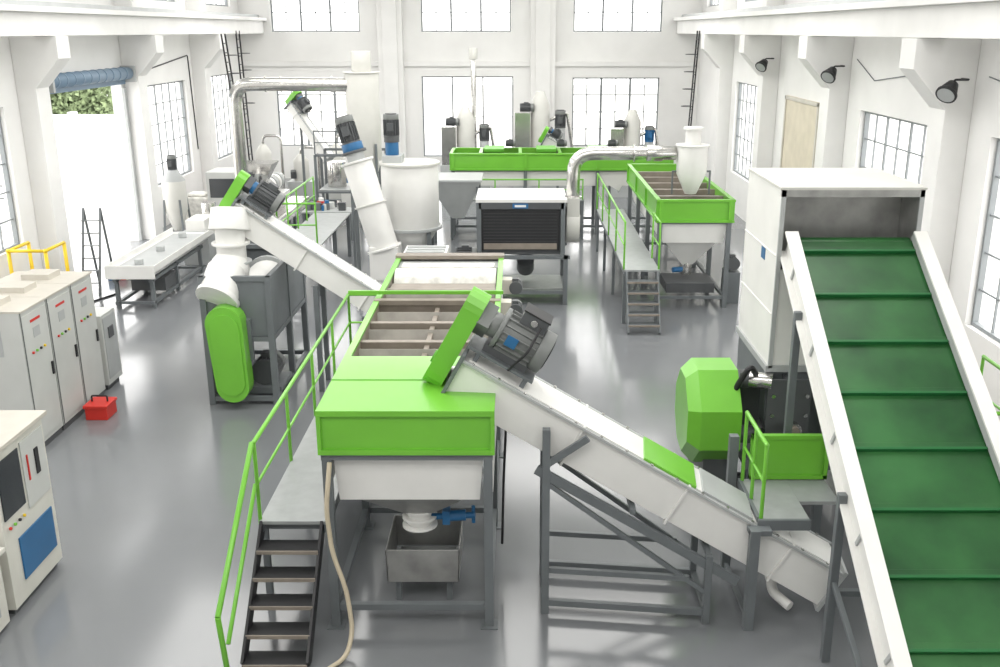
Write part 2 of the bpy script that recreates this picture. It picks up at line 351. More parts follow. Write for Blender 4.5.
# ---------------- screw conveyors ----------------
def screw_conv(name,low,high,w,h,guard,gcol=GREEN,seglids=(),mscale=1,motor_m=DARK,glen=.5,bigbox=False):
    b=B(name,.005)
    low=Vector(low);high=Vector(high); u=(high-low).normalized(); sd=Vector((-u.y,u.x,0)).normalized()
    if sd.y<0: sd=-sd
    n=u.cross(sd); n=n if n.z>0 else -n
    L=(high-low).length
    b.obox((low+high)/2,(L,w,h*.96),(u,sd,n),WHITE)
    for e in (-1,1): b.obox((low+high)/2+sd*e*(w/2+.02)+n*h*.5,(L,.05,.03),(u,sd,n),LGREY)
    b.obox((low+high)/2+n*(h*.5+.012),(L-.1,w-.05,.012),(u,sd,n),WHITE)
    k=.6
    while k<L-.3:
        b.obox(low+u*k,(.025,w+.06,h+.05),(u,sd,n),WHITE); k+=1.25
    k=.2
    while k<L-.1:
        for e in (-1,1): b.obox(low+u*k+sd*e*(w/2+.02)+n*(h*.5+.02),(.03,.03,.02),(u,sd,n),STEEL)
        k+=.3
    for a,c,m in seglids: b.obox(low+u*(a+c)/2+n*(h*.5+.025),(c-a,w-.02,.03),(u,sd,n),m)
    b.obox(high+u*.02,(.04,w+.12,h+.14),(u,sd,n),GREY); b.obox(low-u*.02,(.04,w+.08,h+.08),(u,sd,n),LGREY)
    gc=high+u*.17*mscale+n*guard; hl=glen*mscale; g=[]; ww=.19*mscale
    for q in range(9):
        t=math.pi*q/8; g.append(gc+n*(hl-ww+ww*math.sin(t))+sd*ww*math.cos(t))
    for q in range(9):
        t=math.pi+math.pi*q/8; g.append(gc+n*(-hl+ww+ww*math.sin(t))+sd*ww*math.cos(t))
    b.prism([p-u*.10*mscale for p in g],u*.21*mscale,gcol)
    b.cyl(gc-n*.3*mscale+u*.1*mscale,gc-n*.3*mscale+u*.13*mscale,.07,DGREEN)
    mc=high-u*.36*mscale+n*(h/2+.40*mscale)
    b.obox(high-u*.35*mscale+n*(h/2+.13*mscale),(.75*mscale,w*.8,.03),(u,sd,n),GREY)
    for e in(-1,1):
        for f in (-.65,-.1): b.obox(high+u*f*mscale+sd*e*w*.33+n*(h/2+.06*mscale),(.05,.05,.16*mscale),(u,sd,n),GREY)
    motor(b,mc-u*.08,-u,.23*mscale,.56*mscale,motor_m,gear=MGREY if bigbox else BLUE,bigbox=bigbox)
    b.obox(mc-n*.22*mscale,(.5*mscale,.3*mscale,.1*mscale),(u,sd,n),DARK)
    return b
lowp=(3.3,9.2,.42); highp=(-.62,9.65,2.60)
b=screw_conv('inclined_screw_conveyor',lowp,highp,.58,.46,.30,seglids=((1.78,2.4,GREEN),(1.1,1.7,LGREY)),glen=.58,bigbox=True,motor_m=MGREY)
ax=lambda x:.42+(3.3-x)*.5561
yc=lambda x:9.2+(3.3-x)*.1148
for s in (-1,1):
    f=lambda x: yc(x)+s*.40
    b.box(.26,.34,f(.3)-.04,f(.3)+.04,0,ax(.3)+.05,GREY); b.box(1.96,2.03,f(2)-.04,f(2)+.04,0,ax(2)-.34,GREY)
    b.beam((.3,f(.3),.13),(2.0,f(2),.13),.06,.07,GREY); b.beam((.3,f(.3),.52),(1.8,f(1.8),.52),.05,.06,GREY)
    b.beam((.2,f(.2),ax(.2)-.46),(2.3,f(2.3),ax(2.3)-.46),.05,.10,GREY)
    b.beam((.3,f(.3),ax(.3)-.35),(.72,f(.72),ax(.72)+.2),.05,.07,GREY)
    b.beam((.3,f(.3),ax(.3)-.55),(2.0,f(2.0),.35),.04,.05,GREY)
for x,z in ((.3,.13),(.3,1.0),(2.0,.13),(.3,ax(.3)-.34),(1.2,ax(1.2)-.34),(2.0,ax(2)-.36)): b.beam((x,yc(x)-.4,z),(x,yc(x)+.4,z),.06,.06,GREY)
b.pipe([(2.75,9.3,.5),(2.75,9.2,.22),(2.9,9.0,.16)],.055,WHITE,bend=.08)
b.frus((-.75,-.3,9.45,9.85,2.47),(-.7,-.15,9.4,9.9,2.55),WHITE)
b.pipe([(-.2,9.9,2.7),(-.1,10.0,2.3),(-.15,9.95,1.2),(-.17,9.9,.4)],.015,BLACK,bend=.1,seg=8)
b.done()
# ---------------- belt conveyor ----------------
b=B('inclined_belt_conveyor',.005)
T=Vector((3.85,10.95,3.72)); Bo=Vector((3.85,5.55,.20)); u=(T-Bo).normalized(); sd=Vector((1,0,0)); n=sd.cross(u); n=n if n.z>0 else -n; L=(T-Bo).length; C=(T+Bo)/2
for s in (-1,1):
    b.obox(C+sd*s*.71-n*.06,(L,.06,.34),(u,sd,n),WHITE); b.obox(C+sd*s*.73+n*.115,(L,.15,.03),(u,sd,n),WHITE); b.obox(C+sd*s*.76-n*.2,(L,.10,.03),(u,sd,n),WHITE)
    b.obox(C+sd*s*.665+n*.06,(L,.02,.10),(u,sd,n),LGREY)
    k=.5
    while k<L: b.obox(Bo+u*k+sd*s*.745-n*.05,(.04,.03,.28),(u,sd,n),LGREY); k+=1.1
b.obox(C-n*.03,(L,1.36,.03),(u,sd,n),BELT); b.obox(C-n*.2,(L,1.3,.02),(u,sd,n),BELT)
for e in (Bo,T): b.cyl(e-sd*.66-n*.11,e+sd*.66-n*.11,.10,BELT)
k=.30
while k<L-.1:
    b.obox(Bo+u*k+n*.01,(.03,1.30,.05),(u,sd,n),CLEAT); b.obox(Bo+u*(k+.04)-n*.005,(.08,1.30,.02),(u,sd,n),BELT); k+=.66
for y in (6.3,8.3,10.2):
    z=.20+(y-5.55)*.652-.28
    for s in (-1,1): b.box(3.85+s*.78-.04,3.85+s*.78+.04,y-.04,y+.04,0,z+.12,GREY)
    b.beam((3.07,y,z*.45),(4.63,y,z*.45),.06,.06,GREY)
b.beam((3.07,6.3,.1),(3.07,8.3,.9),.05,.05,GREY); b.beam((4.63,6.3,.1),(4.63,8.3,.9),.05,.05,GREY)
b.done()
# ---------------- crusher ----------------
b=B('plastic_crusher',.008)
hx0,hx1,hy0,hy1,hz0,hz1=3.0,4.62,11.0,12.6,2.15,4.28
b.box(hx0,hx0+.04,hy0,hy1,hz0,hz1,WHITE); b.box(hx1-.04,hx1,hy0,hy1,hz0,hz1,WHITE); b.box(hx0+.04,hx1-.04,hy1-.04,hy1,hz0,hz1,INNER)
b.box(hx0+.04,hx0+.05,hy0,hy1-.04,hz0,hz1-.04,INNER); b.box(hx1-.05,hx1-.04,hy0,hy1-.04,hz0,hz1-.04,INNER)
b.box(hx0-.02,hx1+.02,hy0-.03,hy1+.02,hz1,hz1+.03,OFFW); b.box(hx0+.04,hx1-.04,hy0,hy0+.04,hz0,3.35,WHITE)
b.box(hx0,hx0+.05,hy0-.03,hy0,hz0,hz1,LGREY); b.box(hx1-.05,hx1,hy0-.03,hy0,hz0,hz1,LGREY); b.box(hx0,hx1,hy0-.03,hy0,hz1-.08,hz1,INNER)
b.box(hx0+.05,hx1-.05,hy0+.5,hy0+.52,3.45,4.2,INNER)
b.box(hx0-.03,hx1+.03,hy0-.03,hy1+.03,hz0-.05,hz0+.03,LGREY)
b.box(hx0-.006,hx0,11.5,11.68,3.35,3.5,BLUE)
for z in (2.8,3.5): b.box(hx0-.012,hx0,hy0+.02,hy1-.02,z,z+.015,WHITE)
b.frus((3.0,4.55,10.95,12.5,1.0),(3.0,4.6,11.05,12.55,2.1),GREY)
for x in (3.2,3.7,4.2): b.box(x,x+.04,10.85,12.6,1.0,2.05,DARK)
b.box(2.8,4.7,10.9,12.6,.85,1.0,GREY)
for x in (2.9,4.6):
    for y in (11.0,12.5): b.box(x-.07,x+.07,y-.07,y+.07,0,.85,GREY)
b.frus((3.2,4.2,11.2,12.3,.3),(3.0,4.5,11.0,12.5,.85),WHITE)
b.cyl((2.3,11.45,1.62),(3.1,11.45,1.62),.10,STEEL); b.box(2.75,3.0,11.25,11.65,1.3,1.9,DARK); b.cyl((2.72,11.1,1.95),(3.0,11.1,1.95),.09,DARK)
b.cyl((2.8,11.0,2.0),(3.05,10.9,2.0),.10,STEEL); b.cyl((2.7,10.98,1.3),(2.95,10.95,1.3),.11,DARK)
b.box(2.98,3.5,10.83,10.87,1.25,2.05,DARK)
for z in (1.35,1.6,1.85):
    for x in (3.05,3.25,3.45): b.cyl((x,10.83,z),(x,10.80,z),.025,STEEL,seg=8)
cy,cz=11.25,1.53
def hexg(x,r):
    return [(x,cy+r*a,cz+r*c) for a,c in ((-.35,.98),(.45,.98),(1,.35),(1,-.45),(.5,-1.05),(-.25,-1.15),(-1.0,-.55),(-1.0,.3))]
i=b.mi(GREEN); rings=[[b.bm.verts.new(p) for p in hexg(x,r)] for x,r in ((2.04,.46),(2.18,.58),(2.66,.58))]
b.bm.faces.new(rings[0]).material_index=i; b.bm.faces.new(rings[2]).material_index=i
for a,c in zip(rings[:-1],rings[1:]):
    for k in range(8): b.bm.faces.new((a[k],a[(k+1)%8],c[(k+1)%8],c[k])).material_index=i
b.prism([(2.3,11.0,1.2),(2.3,11.7,1.2),(2.3,12.1,.5),(2.3,11.0,.4)],(.35,0,0),DARK)
motor(b,(3.0,11.2,.45),(1,0,0),.2,.5,DARK); b.box(2.4,2.9,10.95,11.5,0,.25,GREY)
b.cyl((2.9,10.9,1.5),(2.9,10.7,1.45),.05,BLACK); b.cyl((3.3,10.80,1.45),(3.3,10.7,1.45),.09,STEEL); b.cyl((3.3,10.7,1.45),(3.3,10.66,1.45),.06,BROWN)
b.pipe([(2.9,11.0,2.0),(2.75,10.8,2.25),(2.6,10.9,1.9),(2.7,11,1.2)],.035,BLACK,bend=.12,seg=8)
b.done()
b=B('maintenance_platform',.004)
b.box(2.5,3.02,9.0,9.95,1.15,1.19,DECK); b.box(3.02,3.45,9.4,9.95,1.15,1.19,DECK); b.box(2.48,3.02,8.96,9.0,1.08,1.20,GREY); b.box(2.48,2.52,9.03,9.95,1.10,1.20,GREY)
for x,y in ((2.42,8.84),(2.42,10.0),(3.42,10.0)):
    b.box(x-.05,x+.05,y-.05,y+.05,0,1.7 if x<3 and y>9.5 else 1.16,GREY)
b.box(2.37,2.60,8.84,8.98,1.08,1.14,GREY)
b.beam((2.42,8.84,.1),(2.42,10.0,.1),.05,.05,GREY)
b.box(2.62,3.45,9.93,9.96,1.2,1.72,GREEN); b.box(2.60,3.47,9.91,9.98,1.68,1.73,GREEN); b.box(2.60,3.47,9.91,9.98,1.20,1.25,GREEN); b.box(3.42,3.47,9.91,9.98,1.2,1.73,GREEN); b.box(2.6,2.65,9.91,9.98,1.2,1.73,GREEN)
rail(b,[(2.52,9.02,1.19),(2.52,9.9,1.19)],.82,GREEN,step=.5)
b.done()
b=B('crusher_side_platform',.004)
b.box(4.75,5.9,9.6,11.6,1.11,1.15,DECK)
for x in (4.8,5.85):
    for y in (9.65,11.55): b.box(x-.04,x+.04,y-.04,y+.04,0,1.11,GREY)
rail(b,[(4.8,9.65,1.15),(5.85,9.65,1.15),(5.85,11.55,1.15)],.95,GREEN,step=1)
b.box(4.85,5.8,9.62,9.65,1.2,1.7,GREEN)
b.done()
# ---------------- dewatering machine ----------------
b=B('centrifugal_dewatering_machine',.006)
X0,X1,Y0,Y1=-5.15,-4.0,15.25,17.8
for x in (X0+.04,X1-.04):
    for y in (Y0+.04,Y1-.04,(Y0+Y1)/2): b.box(x-.05,x+.05,y-.05,y+.05,0,2.2,GREY)
    for z in (.1,1.15,2.17): b.box(x-.04,x+.04,Y0,Y1,z-.04,z+.04,GREY)
for y in (Y0+.04,Y1-.04):
    for z in (.1,1.15,2.17): b.box(X0,X1,y-.04,y+.04,z-.04,z+.04,GREY)
b.box(X0,X0+.02,Y0,Y1,.15,2.2,GREY); b.box(X1-.03,X1-.01,Y0+.05,Y1,1.2,2.15,GREY); b.box(X0,X1,Y1-.02,Y1,1.15,2.2,GREY); b.box(X0,X1,Y0+.02,Y0+.04,1.2,2.15,GREY)
b.box(X0+.05,X1-.05,Y0+.1,Y1-.1,1.1,1.16,DECK)
b.cyl((-4.6,15.5,1.6),(-4.6,17.5,1.6),.38,WHITE); b.cyl((-4.6,15.45,1.6),(-4.6,15.55,1.6),.45,LGREY); b.cyl((-4.6,17.45,1.6),(-4.6,17.55,1.6),.45,LGREY)
g=[]
for q in range(13):
    t=math.pi*q/12; g.append((-4.72+.30*math.cos(t),14.95,1.48+.30*math.sin(t)))
for q in range(13):
    t=math.pi+math.pi*q/12; g.append((-4.66+.27*math.cos(t),14.95,.42+.27*math.sin(t)))
b.prism(g,(0,.3,0),GREEN); b.prism([(-4.66+(p[0]+4.66)*.8,14.93,.95+(p[2]-.95)*.85) for p in g],(0,.02,0),GREEN)
b.box(-4.95,-4.35,15.2,15.3,.8,1.5,GREY)
motor(b,(-4.3,15.9,.45),(0,1,0),.22,.6,DARK); b.box(-4.6,-4.0,15.5,16.3,0.1,.22,GREY)
b.cyl((-4.75,15.85,2.25),(-4.75,15.85,2.95),.24,WHITE); b.cyl((-4.75,15.85,2.85),(-4.75,15.95,3.2),.34,WHITE,r2=.3); b.cyl((-4.75,15.85,2.3),(-4.75,15.85,2.34),.32,LGREY)
b.cyl((-4.75,15.85,2.62),(-4.75,15.85,2.66),.31,WHITE)
b.ball((-4.78,15.75,2.2),.33,WHITE); b.cyl((-4.80,15.65,2.2),(-4.85,15.2,1.85),.32,WHITE); b.cyl((-4.84,15.24,1.88),(-4.86,15.18,1.83),.36,WHITE)
b.done()
b=screw_conv('inclined_screw_conveyor',(-2.1,16.25,1.30),(-4.75,16.15,3.12),.52,.42,.28,mscale=.8)
for x in (-2.6,-3.4):
    z=3.12-(x+4.75)*.687-.3
    for y in (15.9,16.5): b.box(x-.04,x+.04,y-.04,y+.04,0,z,GREY)
    b.beam((x,15.9,z*.5),(x,16.5,z*.5),.05,.05,GREY)
b.done()
# ---------------- control cabinets ----------------
b=B('electrical_control_cabinet',.01)
for k in range(3):
    y=13.3+k*.82; b.box(-8.3,-7.1,y,y+.8,.1,2.15,CABW); b.box(-8.28,-7.12,y+.02,y+.78,0,.1,DARK)
    b.box(-7.1,-7.085,y+.03,y+.77,.18,2.08,CABW); b.box(-7.085,-7.06,y+.68,y+.72,1.0,1.2,BLACK)
    b.box(-7.085,-7.08,y+.3,y+.5,1.7,1.85,LGREY)
    for j in range(4): b.cyl((-7.085,y+.2+.12*j,1.5),(-7.06,y+.2+.12*j,1.5),.02,(RED,GREEN,BLACK,YEL)[j],seg=10)
    b.box(-7.95,-7.5,y+.2,y+.6,2.15,2.27,CABT); b.box(-8.33,-7.07,y-.005,y+.805,2.15,2.18,CABT)
    b.box(-7.089,-7.083,y+.0,y+.015,.1,2.15,DARK); b.box(-7.084,-7.08,y+.25,y+.55,1.94,1.98,RED)
b.box(-8.0,-7.4,13.29,13.3,1.5,1.9,LGREY)
b.done()
b=B('junction_cabinet',.01); b.box(-7.75,-7.1,15.9,16.5,.1,1.35,CABW); b.box(-7.1,-7.09,15.95,16.45,.2,1.3,LGREY); b.box(-7.09,-7.07,16.1,16.3,.9,1.1,DARK); b.box(-7.7,-7.15,15.95,16.45,0,.1,DARK); b.done()
b=B('electrical_control_cabinet',.01)
b.box(-6.6,-5.35,9.05,10.15,.08,1.87,CREAM); b.box(-6.5,-5.4,9.1,10.1,0,.08,DARK)
b.box(-5.35,-5.335,9.1,9.55,1.1,1.75,SCREEN); b.box(-5.35,-5.335,9.6,10.1,1.0,1.78,CABW); b.box(-5.35,-5.333,9.3,10.05,.3,.8,BLUE); b.box(-5.335,-5.325,9.68,9.71,1.3,1.6,RED); b.box(-5.335,-5.32,9.85,9.93,1.3,1.6,BLACK)
for j in range(4): b.cyl((-5.335,9.15+.1*j,1.0),(-5.31,9.15+.1*j,1.0),.018,(RED,GREEN,BLACK,YEL)[j],seg=10)
b.box(-6.65,-5.3,9.0,10.2,1.87,1.92,CABT)
b.done()
b=B('power_supply_unit',.015); b.box(-6.5,-5.35,8.0,8.9,.05,.85,CREAM); b.box(-6.35,-5.4,8.05,8.85,0,.05,DARK); b.box(-6.2,-5.5,7.99,8.0,.2,.7,CABW)
b.box(-6.55,-5.3,7.95,8.95,.85,.9,CREAM); b.box(-5.35,-5.34,8.15,8.75,.2,.7,LGREY); b.done()
b=B('tool_box',.01); b.box(-6.95,-6.6,14.55,14.95,0,.2,RED); b.box(-6.97,-6.58,14.53,14.97,.2,.25,RED); b.pipe([(-6.9,14.75,.25),(-6.9,14.75,.35),(-6.65,14.75,.35),(-6.65,14.75,.25)],.015,BLACK,bend=.03,seg=8); b.done()
b=B('safety_barrier')
for z in (.5,.95,1.45): b.cyl((-11.0,20.6,z),(-10.2,20.6,z),.035,YEL)
for x in (-11,-10.2): 
    b.cyl((x,20.6,0),(x,20.6,1.45),.04,YEL); b.ball((x,20.6,1.45),.05,YEL); b.cyl((x,20.6,0),(x,20.6,.02),.1,YEL); b.cyl((x,20.6,1.45),(x,21.5,1.45),.035,YEL); b.cyl((x,21.5,0),(x,21.5,1.45),.04,YEL)
b.done()
# ---------------- left side equipment ----------------
b=B('vibrating_cooling_trough',.006)
b.frus((-8.95,-8.15,21.2,25.0,.75),(-9.1,-8.0,20.9,25.3,.92),WHITE); b.box(-9.0,-8.1,21,25.1,.92,.925,LGREY)
for x in (-9.1,-8.02): b.box(x,x+.02,20.9,25.3,.9,1.05,WHITE)
b.box(-9.1,-8.0,20.88,20.9,.75,1.05,WHITE)
for y in (21.6,23,24.6):
    b.cyl((-8.6,y,.92),(-8.6,y,1.05),.1,LGREY)
for x in (-9.0,-8.2):
    for y in (21.2,22.8,24.6): b.box(x-.04,x+.04,y-.04,y+.04,0,.75,GREY)
    b.box(x-.04,x+.04,21.1,24.8,.1,.17,GREY); b.box(x-.04,x+.04,21.1,24.8,.62,.69,GREY)
for y in (21.2,22.8,24.6): b.box(-9,-8.2,y-.03,y+.03,.1,.16,GREY)
b.box(-9.0,-8.2,22,22.8,.2,.5,DARK)
b.box(-8.9,-8.2,25.4,27.2,.0,.9,LGREY); b.box(-8.8,-8.3,25.5,26.4,.9,1.2,WHITE); b.cyl((-8.5,26.6,.9),(-8.5,26.6,1.5),.2,STEEL)
b.done()
b=B('feed_hopper_silo',.006)
b.cyl((-9.6,27.2,1.2),(-9.6,27.2,2.0),.32,OFFW); b.cyl((-9.6,27.2,.6),(-9.6,27.2,1.2),.12,OFFW,r2=.32); b.cyl((-9.6,27.2,2.0),(-9.6,27.2,2.3),.32,LGREY,r2=.15); motor(b,(-9.6,27.2,2.5),(0,0,1),.12,.4,DARK)
for a in (.7,2.2,3.9,5.4): b.beam((-9.6+.45*math.cos(a),27.2+.45*math.sin(a),0),(-9.6+.32*math.cos(a),27.2+.32*math.sin(a),1.5),.05,.05,GREY)
b.box(-9.9,-9.2,26.55,27.0,0,.6,LGREY)
b.done()
b=B('spare_parts_pile',.006)
random.seed(21)
for k in range(10):
    x=-10.4+random.random()*.7; y=23.8+random.random()*1.9; s=.07+random.random()*.14
    m=(LGREY,RED,WHITE,BLUE,TAN,GREY)[k%6]
    if k%3: b.box(x-s,x+s,y-s*.7,y+s*.7,0,s*1.5,m)
    else: b.cyl((x,y,0),(x,y,s*2.2),s*.6,m)
b.done()
b=B('pelletizing_extruder_line',.006)
b.box(-8.6,-7.4,28.2,33.0,.0,.5,LGREY); b.box(-8.5,-7.5,28.3,29.6,.5,1.2,WHITE); b.cyl((-8,29.6,1.25),(-8,32.8,1.25),.2,STEEL)
for k in range(7): b.cyl((-8,29.9+k*.38,1.25),(-8,30.15+k*.38,1.25),.27,WHITE if k%2 else LGREY)
b.box(-8.4,-7.6,29.8,32.5,.5,.95,WHITE); b.box(-8.3,-7.7,28.5,29.1,1.2,1.5,BLUE); motor(b,(-8,29.2,1.7),(1,0,0),.2,.6,DARK)
b.frus((-8.2,-7.8,30.2,30.6,1.5),(-8.5,-7.5,29.9,30.9,2.1),STEEL)
b.box(-9.9,-8.9,31,32.2,0,1.7,CABW); b.box(-9.8,-9.0,30.98,31.0,.9,1.5,SCREEN)
b.done()
b=B('strand_water_bath',.006); b.box(-7.2,-6.65,26.0,31,.7,.95,STEEL)
for y in (26.3,28.5,30.7):
    for x in (-7.1,-6.75): b.box(x-.04,x+.04,y-.04,y+.04,0,.7,GREY)
b.box(-7.1,-6.75,26.1,30.9,.95,.955,WATER); b.done()
b=B('granule_blower_station',.006)
for k,(x,y,h) in enumerate(((-9.6,35.0,1.5),(-8.4,35.6,1.2),(-7.0,35.2,1.5),(-6.2,34.2,1.2))):
    b.box(x,x+.9,y,y+.9,0,h*.6,(WHITE,LGREY,CABW,WHITE)[k]); b.cyl((x+.45,y+.45,h*.6),(x+.45,y+.45,h*1.2),.28,OFFW); b.cyl((x+.45,y+.45,h*1.2),(x+.45,y+.45,h*1.4),.28,OFFW,r2=.1)
    b.pipe([(x+.45,y+.45,h*1.4),(x+.45,y+.45,h*1.6),(x+1.1,y+.45,h*1.6),(x+1.1,y+.45,.3)],.05,STEEL,bend=.2)
    motor(b,(x+.2,y+.2,h*.6+.25),(0,0,1),.1,.3,(BLUE,DARK,DARK,BLUE)[k])
b.box(-9.6,-5.3,35.1,35.9,0,.15,GREY)
b.done()
b=screw_conv('inclined_screw_conveyor',(-6.3,32.9,1.9),(-7.6,33.6,3.6),.3,.3,.25,mscale=.75)
for p in ((-6.6,33.05,2.0),(-7.3,33.45,2.9)): b.box(p[0]-.04,p[0]+.04,p[1]-.04,p[1]+.04,0,p[2],GREY)
b.done()
b=B('assembly_workbench',.004)
b.box(-6.4,-4.9,28.6,29.4,.82,.87,LGREY)
for x in (-6.35,-4.95):
    for y in (28.65,29.35): b.box(x-.03,x+.03,y-.03,y+.03,0,.82,GREY)
random.seed(9)
for k in range(16):
    x=-6.3+random.random()*1.2; y=28.7+random.random()*.5; s=.06+random.random()*.1; m=random.choice((GREY,BLUE,STEEL,DARK,RED,WHITE))
    if k%2: b.box(x,x+s*1.4,y,y+s,.87,.87+s*1.6,m)
    else: b.cyl((x,y,.87),(x,y,.87+s*2.5),s*.6,m)
b.done()
b=B('sorting_frame',.004)
for x in (-6.3,-5.2,-4.3):
    for y in (30.6,32.2): b.box(x-.04,x+.04,y-.04,y+.04,0,2.3,GREY)
for y in (30.6,32.2): b.box(-6.3,-4.3,y-.04,y+.04,2.25,2.33,GREY); b.box(-6.3,-4.3,y-.03,y+.03,1.1,1.16,GREY)
b.box(-6.25,-4.35,30.65,32.15,1.16,1.2,DECK); b.cyl((-5.8,31.4,1.2),(-5.8,31.4,2.0),.3,STEEL); b.box(-5.2,-4.5,31,31.8,1.2,1.8,WHITE); motor(b,(-5.0,31.3,1.95),(1,0,0),.12,.35,BLUE)
rail(b,[(-6.3,30.6,2.33),(-4.3,30.6,2.33)],.7,GREY,step=.7)
b.done()
b=B('operator_platform',.004)
b.box(-5.6,-4.6,22.2,26.6,1.16,1.2,DECK)
for x in (-5.55,-4.65):
    for y in (22.3,24.4,26.5): b.box(x-.05,x+.05,y-.05,y+.05,0,1.16,GREY)
rail(b,[(-5.55,26.5,1.2),(-5.55,22.25,1.2),(-4.65,22.25,1.2)],1.0,GREEN,step=1.2)
ladder_stairs(b,-5.5,-4.9,22.25,1.16,5,.2,.16,GREY,GREY)
b.done()
# ---------------- friction washer cluster ----------------
b=B('friction_washer_drum',.006)
b.cyl((-2.55,23.2,1.5),(-2.55,23.2,2.98),.68,WHITE,seg=40); b.cyl((-2.55,23.2,2.98),(-2.55,23.2,3.04),.72,OFFW,seg=40); b.cyl((-2.55,23.2,1.45),(-2.55,23.2,1.52),.74,LGREY,seg=40)
b.cyl((-2.55,23.2,.9),(-2.55,23.2,1.45),.3,WHITE,r2=.66)
for a in (.8,2.3,3.9,5.5): b.box(-2.55+.65*math.cos(a)-.05,-2.55+.65*math.cos(a)+.05,23.2+.65*math.sin(a)-.05,23.2+.65*math.sin(a)+.05,0,1.5,GREY)
b.box(-3.15,-2.7,22.9,23.5,3.04,3.2,LGREY); b.cyl((-2.95,23.2,3.2),(-2.95,23.2,3.55),.16,BLUE); b.cyl((-2.95,23.2,3.5),(-2.95,23.2,3.62),.18,DARK); motor(b,(-2.95,23.2,3.88),(0,0,1),.18,.52,DARK)
b.done()
b=B('vertical_friction_washer',.006)
lo=Vector((-3.05,21.9,1.25)); hi=Vector((-3.60,22.1,3.15)); u=(hi-lo).normalized()
b.cyl(lo,hi,.33,WHITE,seg=32); b.cyl(hi,hi+u*.05,.38,WHITE,seg=32); b.cyl(lo-u*.05,lo,.4,WHITE,seg=32); b.cyl(lo+u*1.0,lo+u*1.04,.37,OFFW,seg=32); b.cyl(hi+u*.05,hi+u*.3,.2,LGREY)
b.cyl(hi+u*.25,hi+u*.45,.24,BLUE); b.cyl(hi+u*.22,hi+u*.28,.28,DARK); motor(b,hi+u*.75,u,.21,.6,DARK)
b.box(-3.35,-2.7,21.6,22.3,.55,1.3,WHITE); b.frus((-3.2,-2.95,21.8,22.1,.2),(-3.35,-2.7,21.6,22.3,.55),WHITE)
for x in (-3.3,-2.75):
    for y in (21.65,22.25): b.box(x-.04,x+.04,y-.04,y+.04,0,.9,GREY)
for x in (-3.75,-3.2): b.box(x-.04,x+.04,22.5,22.58,0,2.6,GREY)
b.box(-3.75,-3.2,22.3,22.58,2.52,2.6,GREY)
b.done()
b=B('cyclone_separator',.006)
cx,cyy=-3.85,24.9
b.cyl((cx,cyy,2.9),(cx,cyy,5.0),.42,OFFW,seg=32); b.cyl((cx,cyy,5.0),(cx,cyy,5.52),.24,OFFW,seg=32); b.cyl((cx,cyy,5.0),(cx,cyy,5.03),.45,OFFW,seg=32)
b.cyl((cx,cyy,2.0),(cx,cyy,2.9),.14,OFFW,r2=.42,seg=32); b.cyl((cx,cyy,1.4),(cx,cyy,2.0),.14,LGREY)
for a in (.8,2.4,3.9,5.5): b.box(cx+.46*math.cos(a)-.03,cx+.46*math.cos(a)+.03,cyy+.46*math.sin(a)-.03,cyy+.46*math.sin(a)+.03,0,3.3,GREY)
b.pipe([(cx-.3,cyy-.1,4.72),(-7.15,cyy+.4,4.72),(-7.15,cyy+.4,1.9)],.17,STEEL,bend=.5,seg=20)
for x in (-4.6,-5.9,-6.3): b.cyl((x,cyy+.1+.3*( -4.3-x)/2.9,4.72),(x-.04,cyy+.1+.3*(-4.3-x)/2.9,4.72),.20,STEEL)
b.cyl((-7.15,cyy+.4,1.1),(-7.15,cyy+.4,1.9),.3,WHITE,r2=.17); b.box(-7.5,-6.8,cyy+.05,cyy+.65,0,1.1,GREY)
b.done()
b=B('vibrating_screen',.006)
b.box(-2.35,-1.45,18.2,20.4,1.35,1.62,WHITE)
for k in range(8): b.box(-2.3,-1.5,18.35+k*.25,18.47+k*.25,1.62,1.66,LGREY)
for x in (-2.3,-1.5):
    for y in (18.3,20.3): b.box(x-.04,x+.04,y-.04,y+.04,0,1.35,GREY)
b.box(-2.35,-1.45,18.2,20.4,.9,.95,GREY); b.box(-1.44,-1.42,18.3,19.0,1.4,1.55,GREEN)
b.done()
# ---------------- dryer ----------------
b=B('hot_air_dryer_fan_unit',.008)
b.box(-.85,1.05,21.6,23.0,1.15,2.35,DARK); b.box(-.92,1.12,21.5,23.1,2.35,2.42,WHITE); b.box(-.8,.95,21.56,21.6,1.25,2.2,BLACK)
for z in [1.25+.07*k for k in range(14)]: b.box(-.75,.9,21.55,21.56,z,z+.005,DARK)
b.box(-.75,.9,21.545,21.555,1.28,1.42,BROWN)
b.box(-.85,1.05,21.5,21.6,2.2,2.35,DARK); b.box(-.1,.25,21.48,21.5,2.22,2.33,BLUE); b.box(-.05,.2,21.475,21.48,2.25,2.30,WHITE); b.box(-.9,-.8,21.5,21.62,1.15,2.35,GREY); b.box(.98,1.08,21.5,21.62,1.15,2.35,GREY)
for x in (-.55,1.1):
    for y in (21.5,23.0): b.box(x-.05,x+.05,y-.05,y+.05,0,1.15,GREY)
    b.box(x-.04,x+.04,21.5,23,.25,.33,GREY)
for y in (21.5,23.0): b.box(-.9,1.2,y-.05,y+.05,1.07,1.15,GREY); b.box(-.55,1.1,y-.04,y+.04,.25,.33,GREY)
b.box(-.5,1.05,21.6,22.9,.33,.36,DECK)
b.cyl((1.12,22.1,1.75),(1.42,22.1,1.75),.42,OFFW,seg=32); b.cyl((1.42,22.1,1.75),(1.46,22.1,1.75),.2,DARK); b.box(1.13,1.41,21.75,22.1,1.75,2.4,OFFW)
b.cyl((.2,22.2,.9),(.2,22.6,.6),.2,DARK)
b.pipe([(1.27,21.95,2.35),(1.27,21.95,3.38),(3.56,22.0,3.38)],.15,STEEL,bend=.45,seg=20)
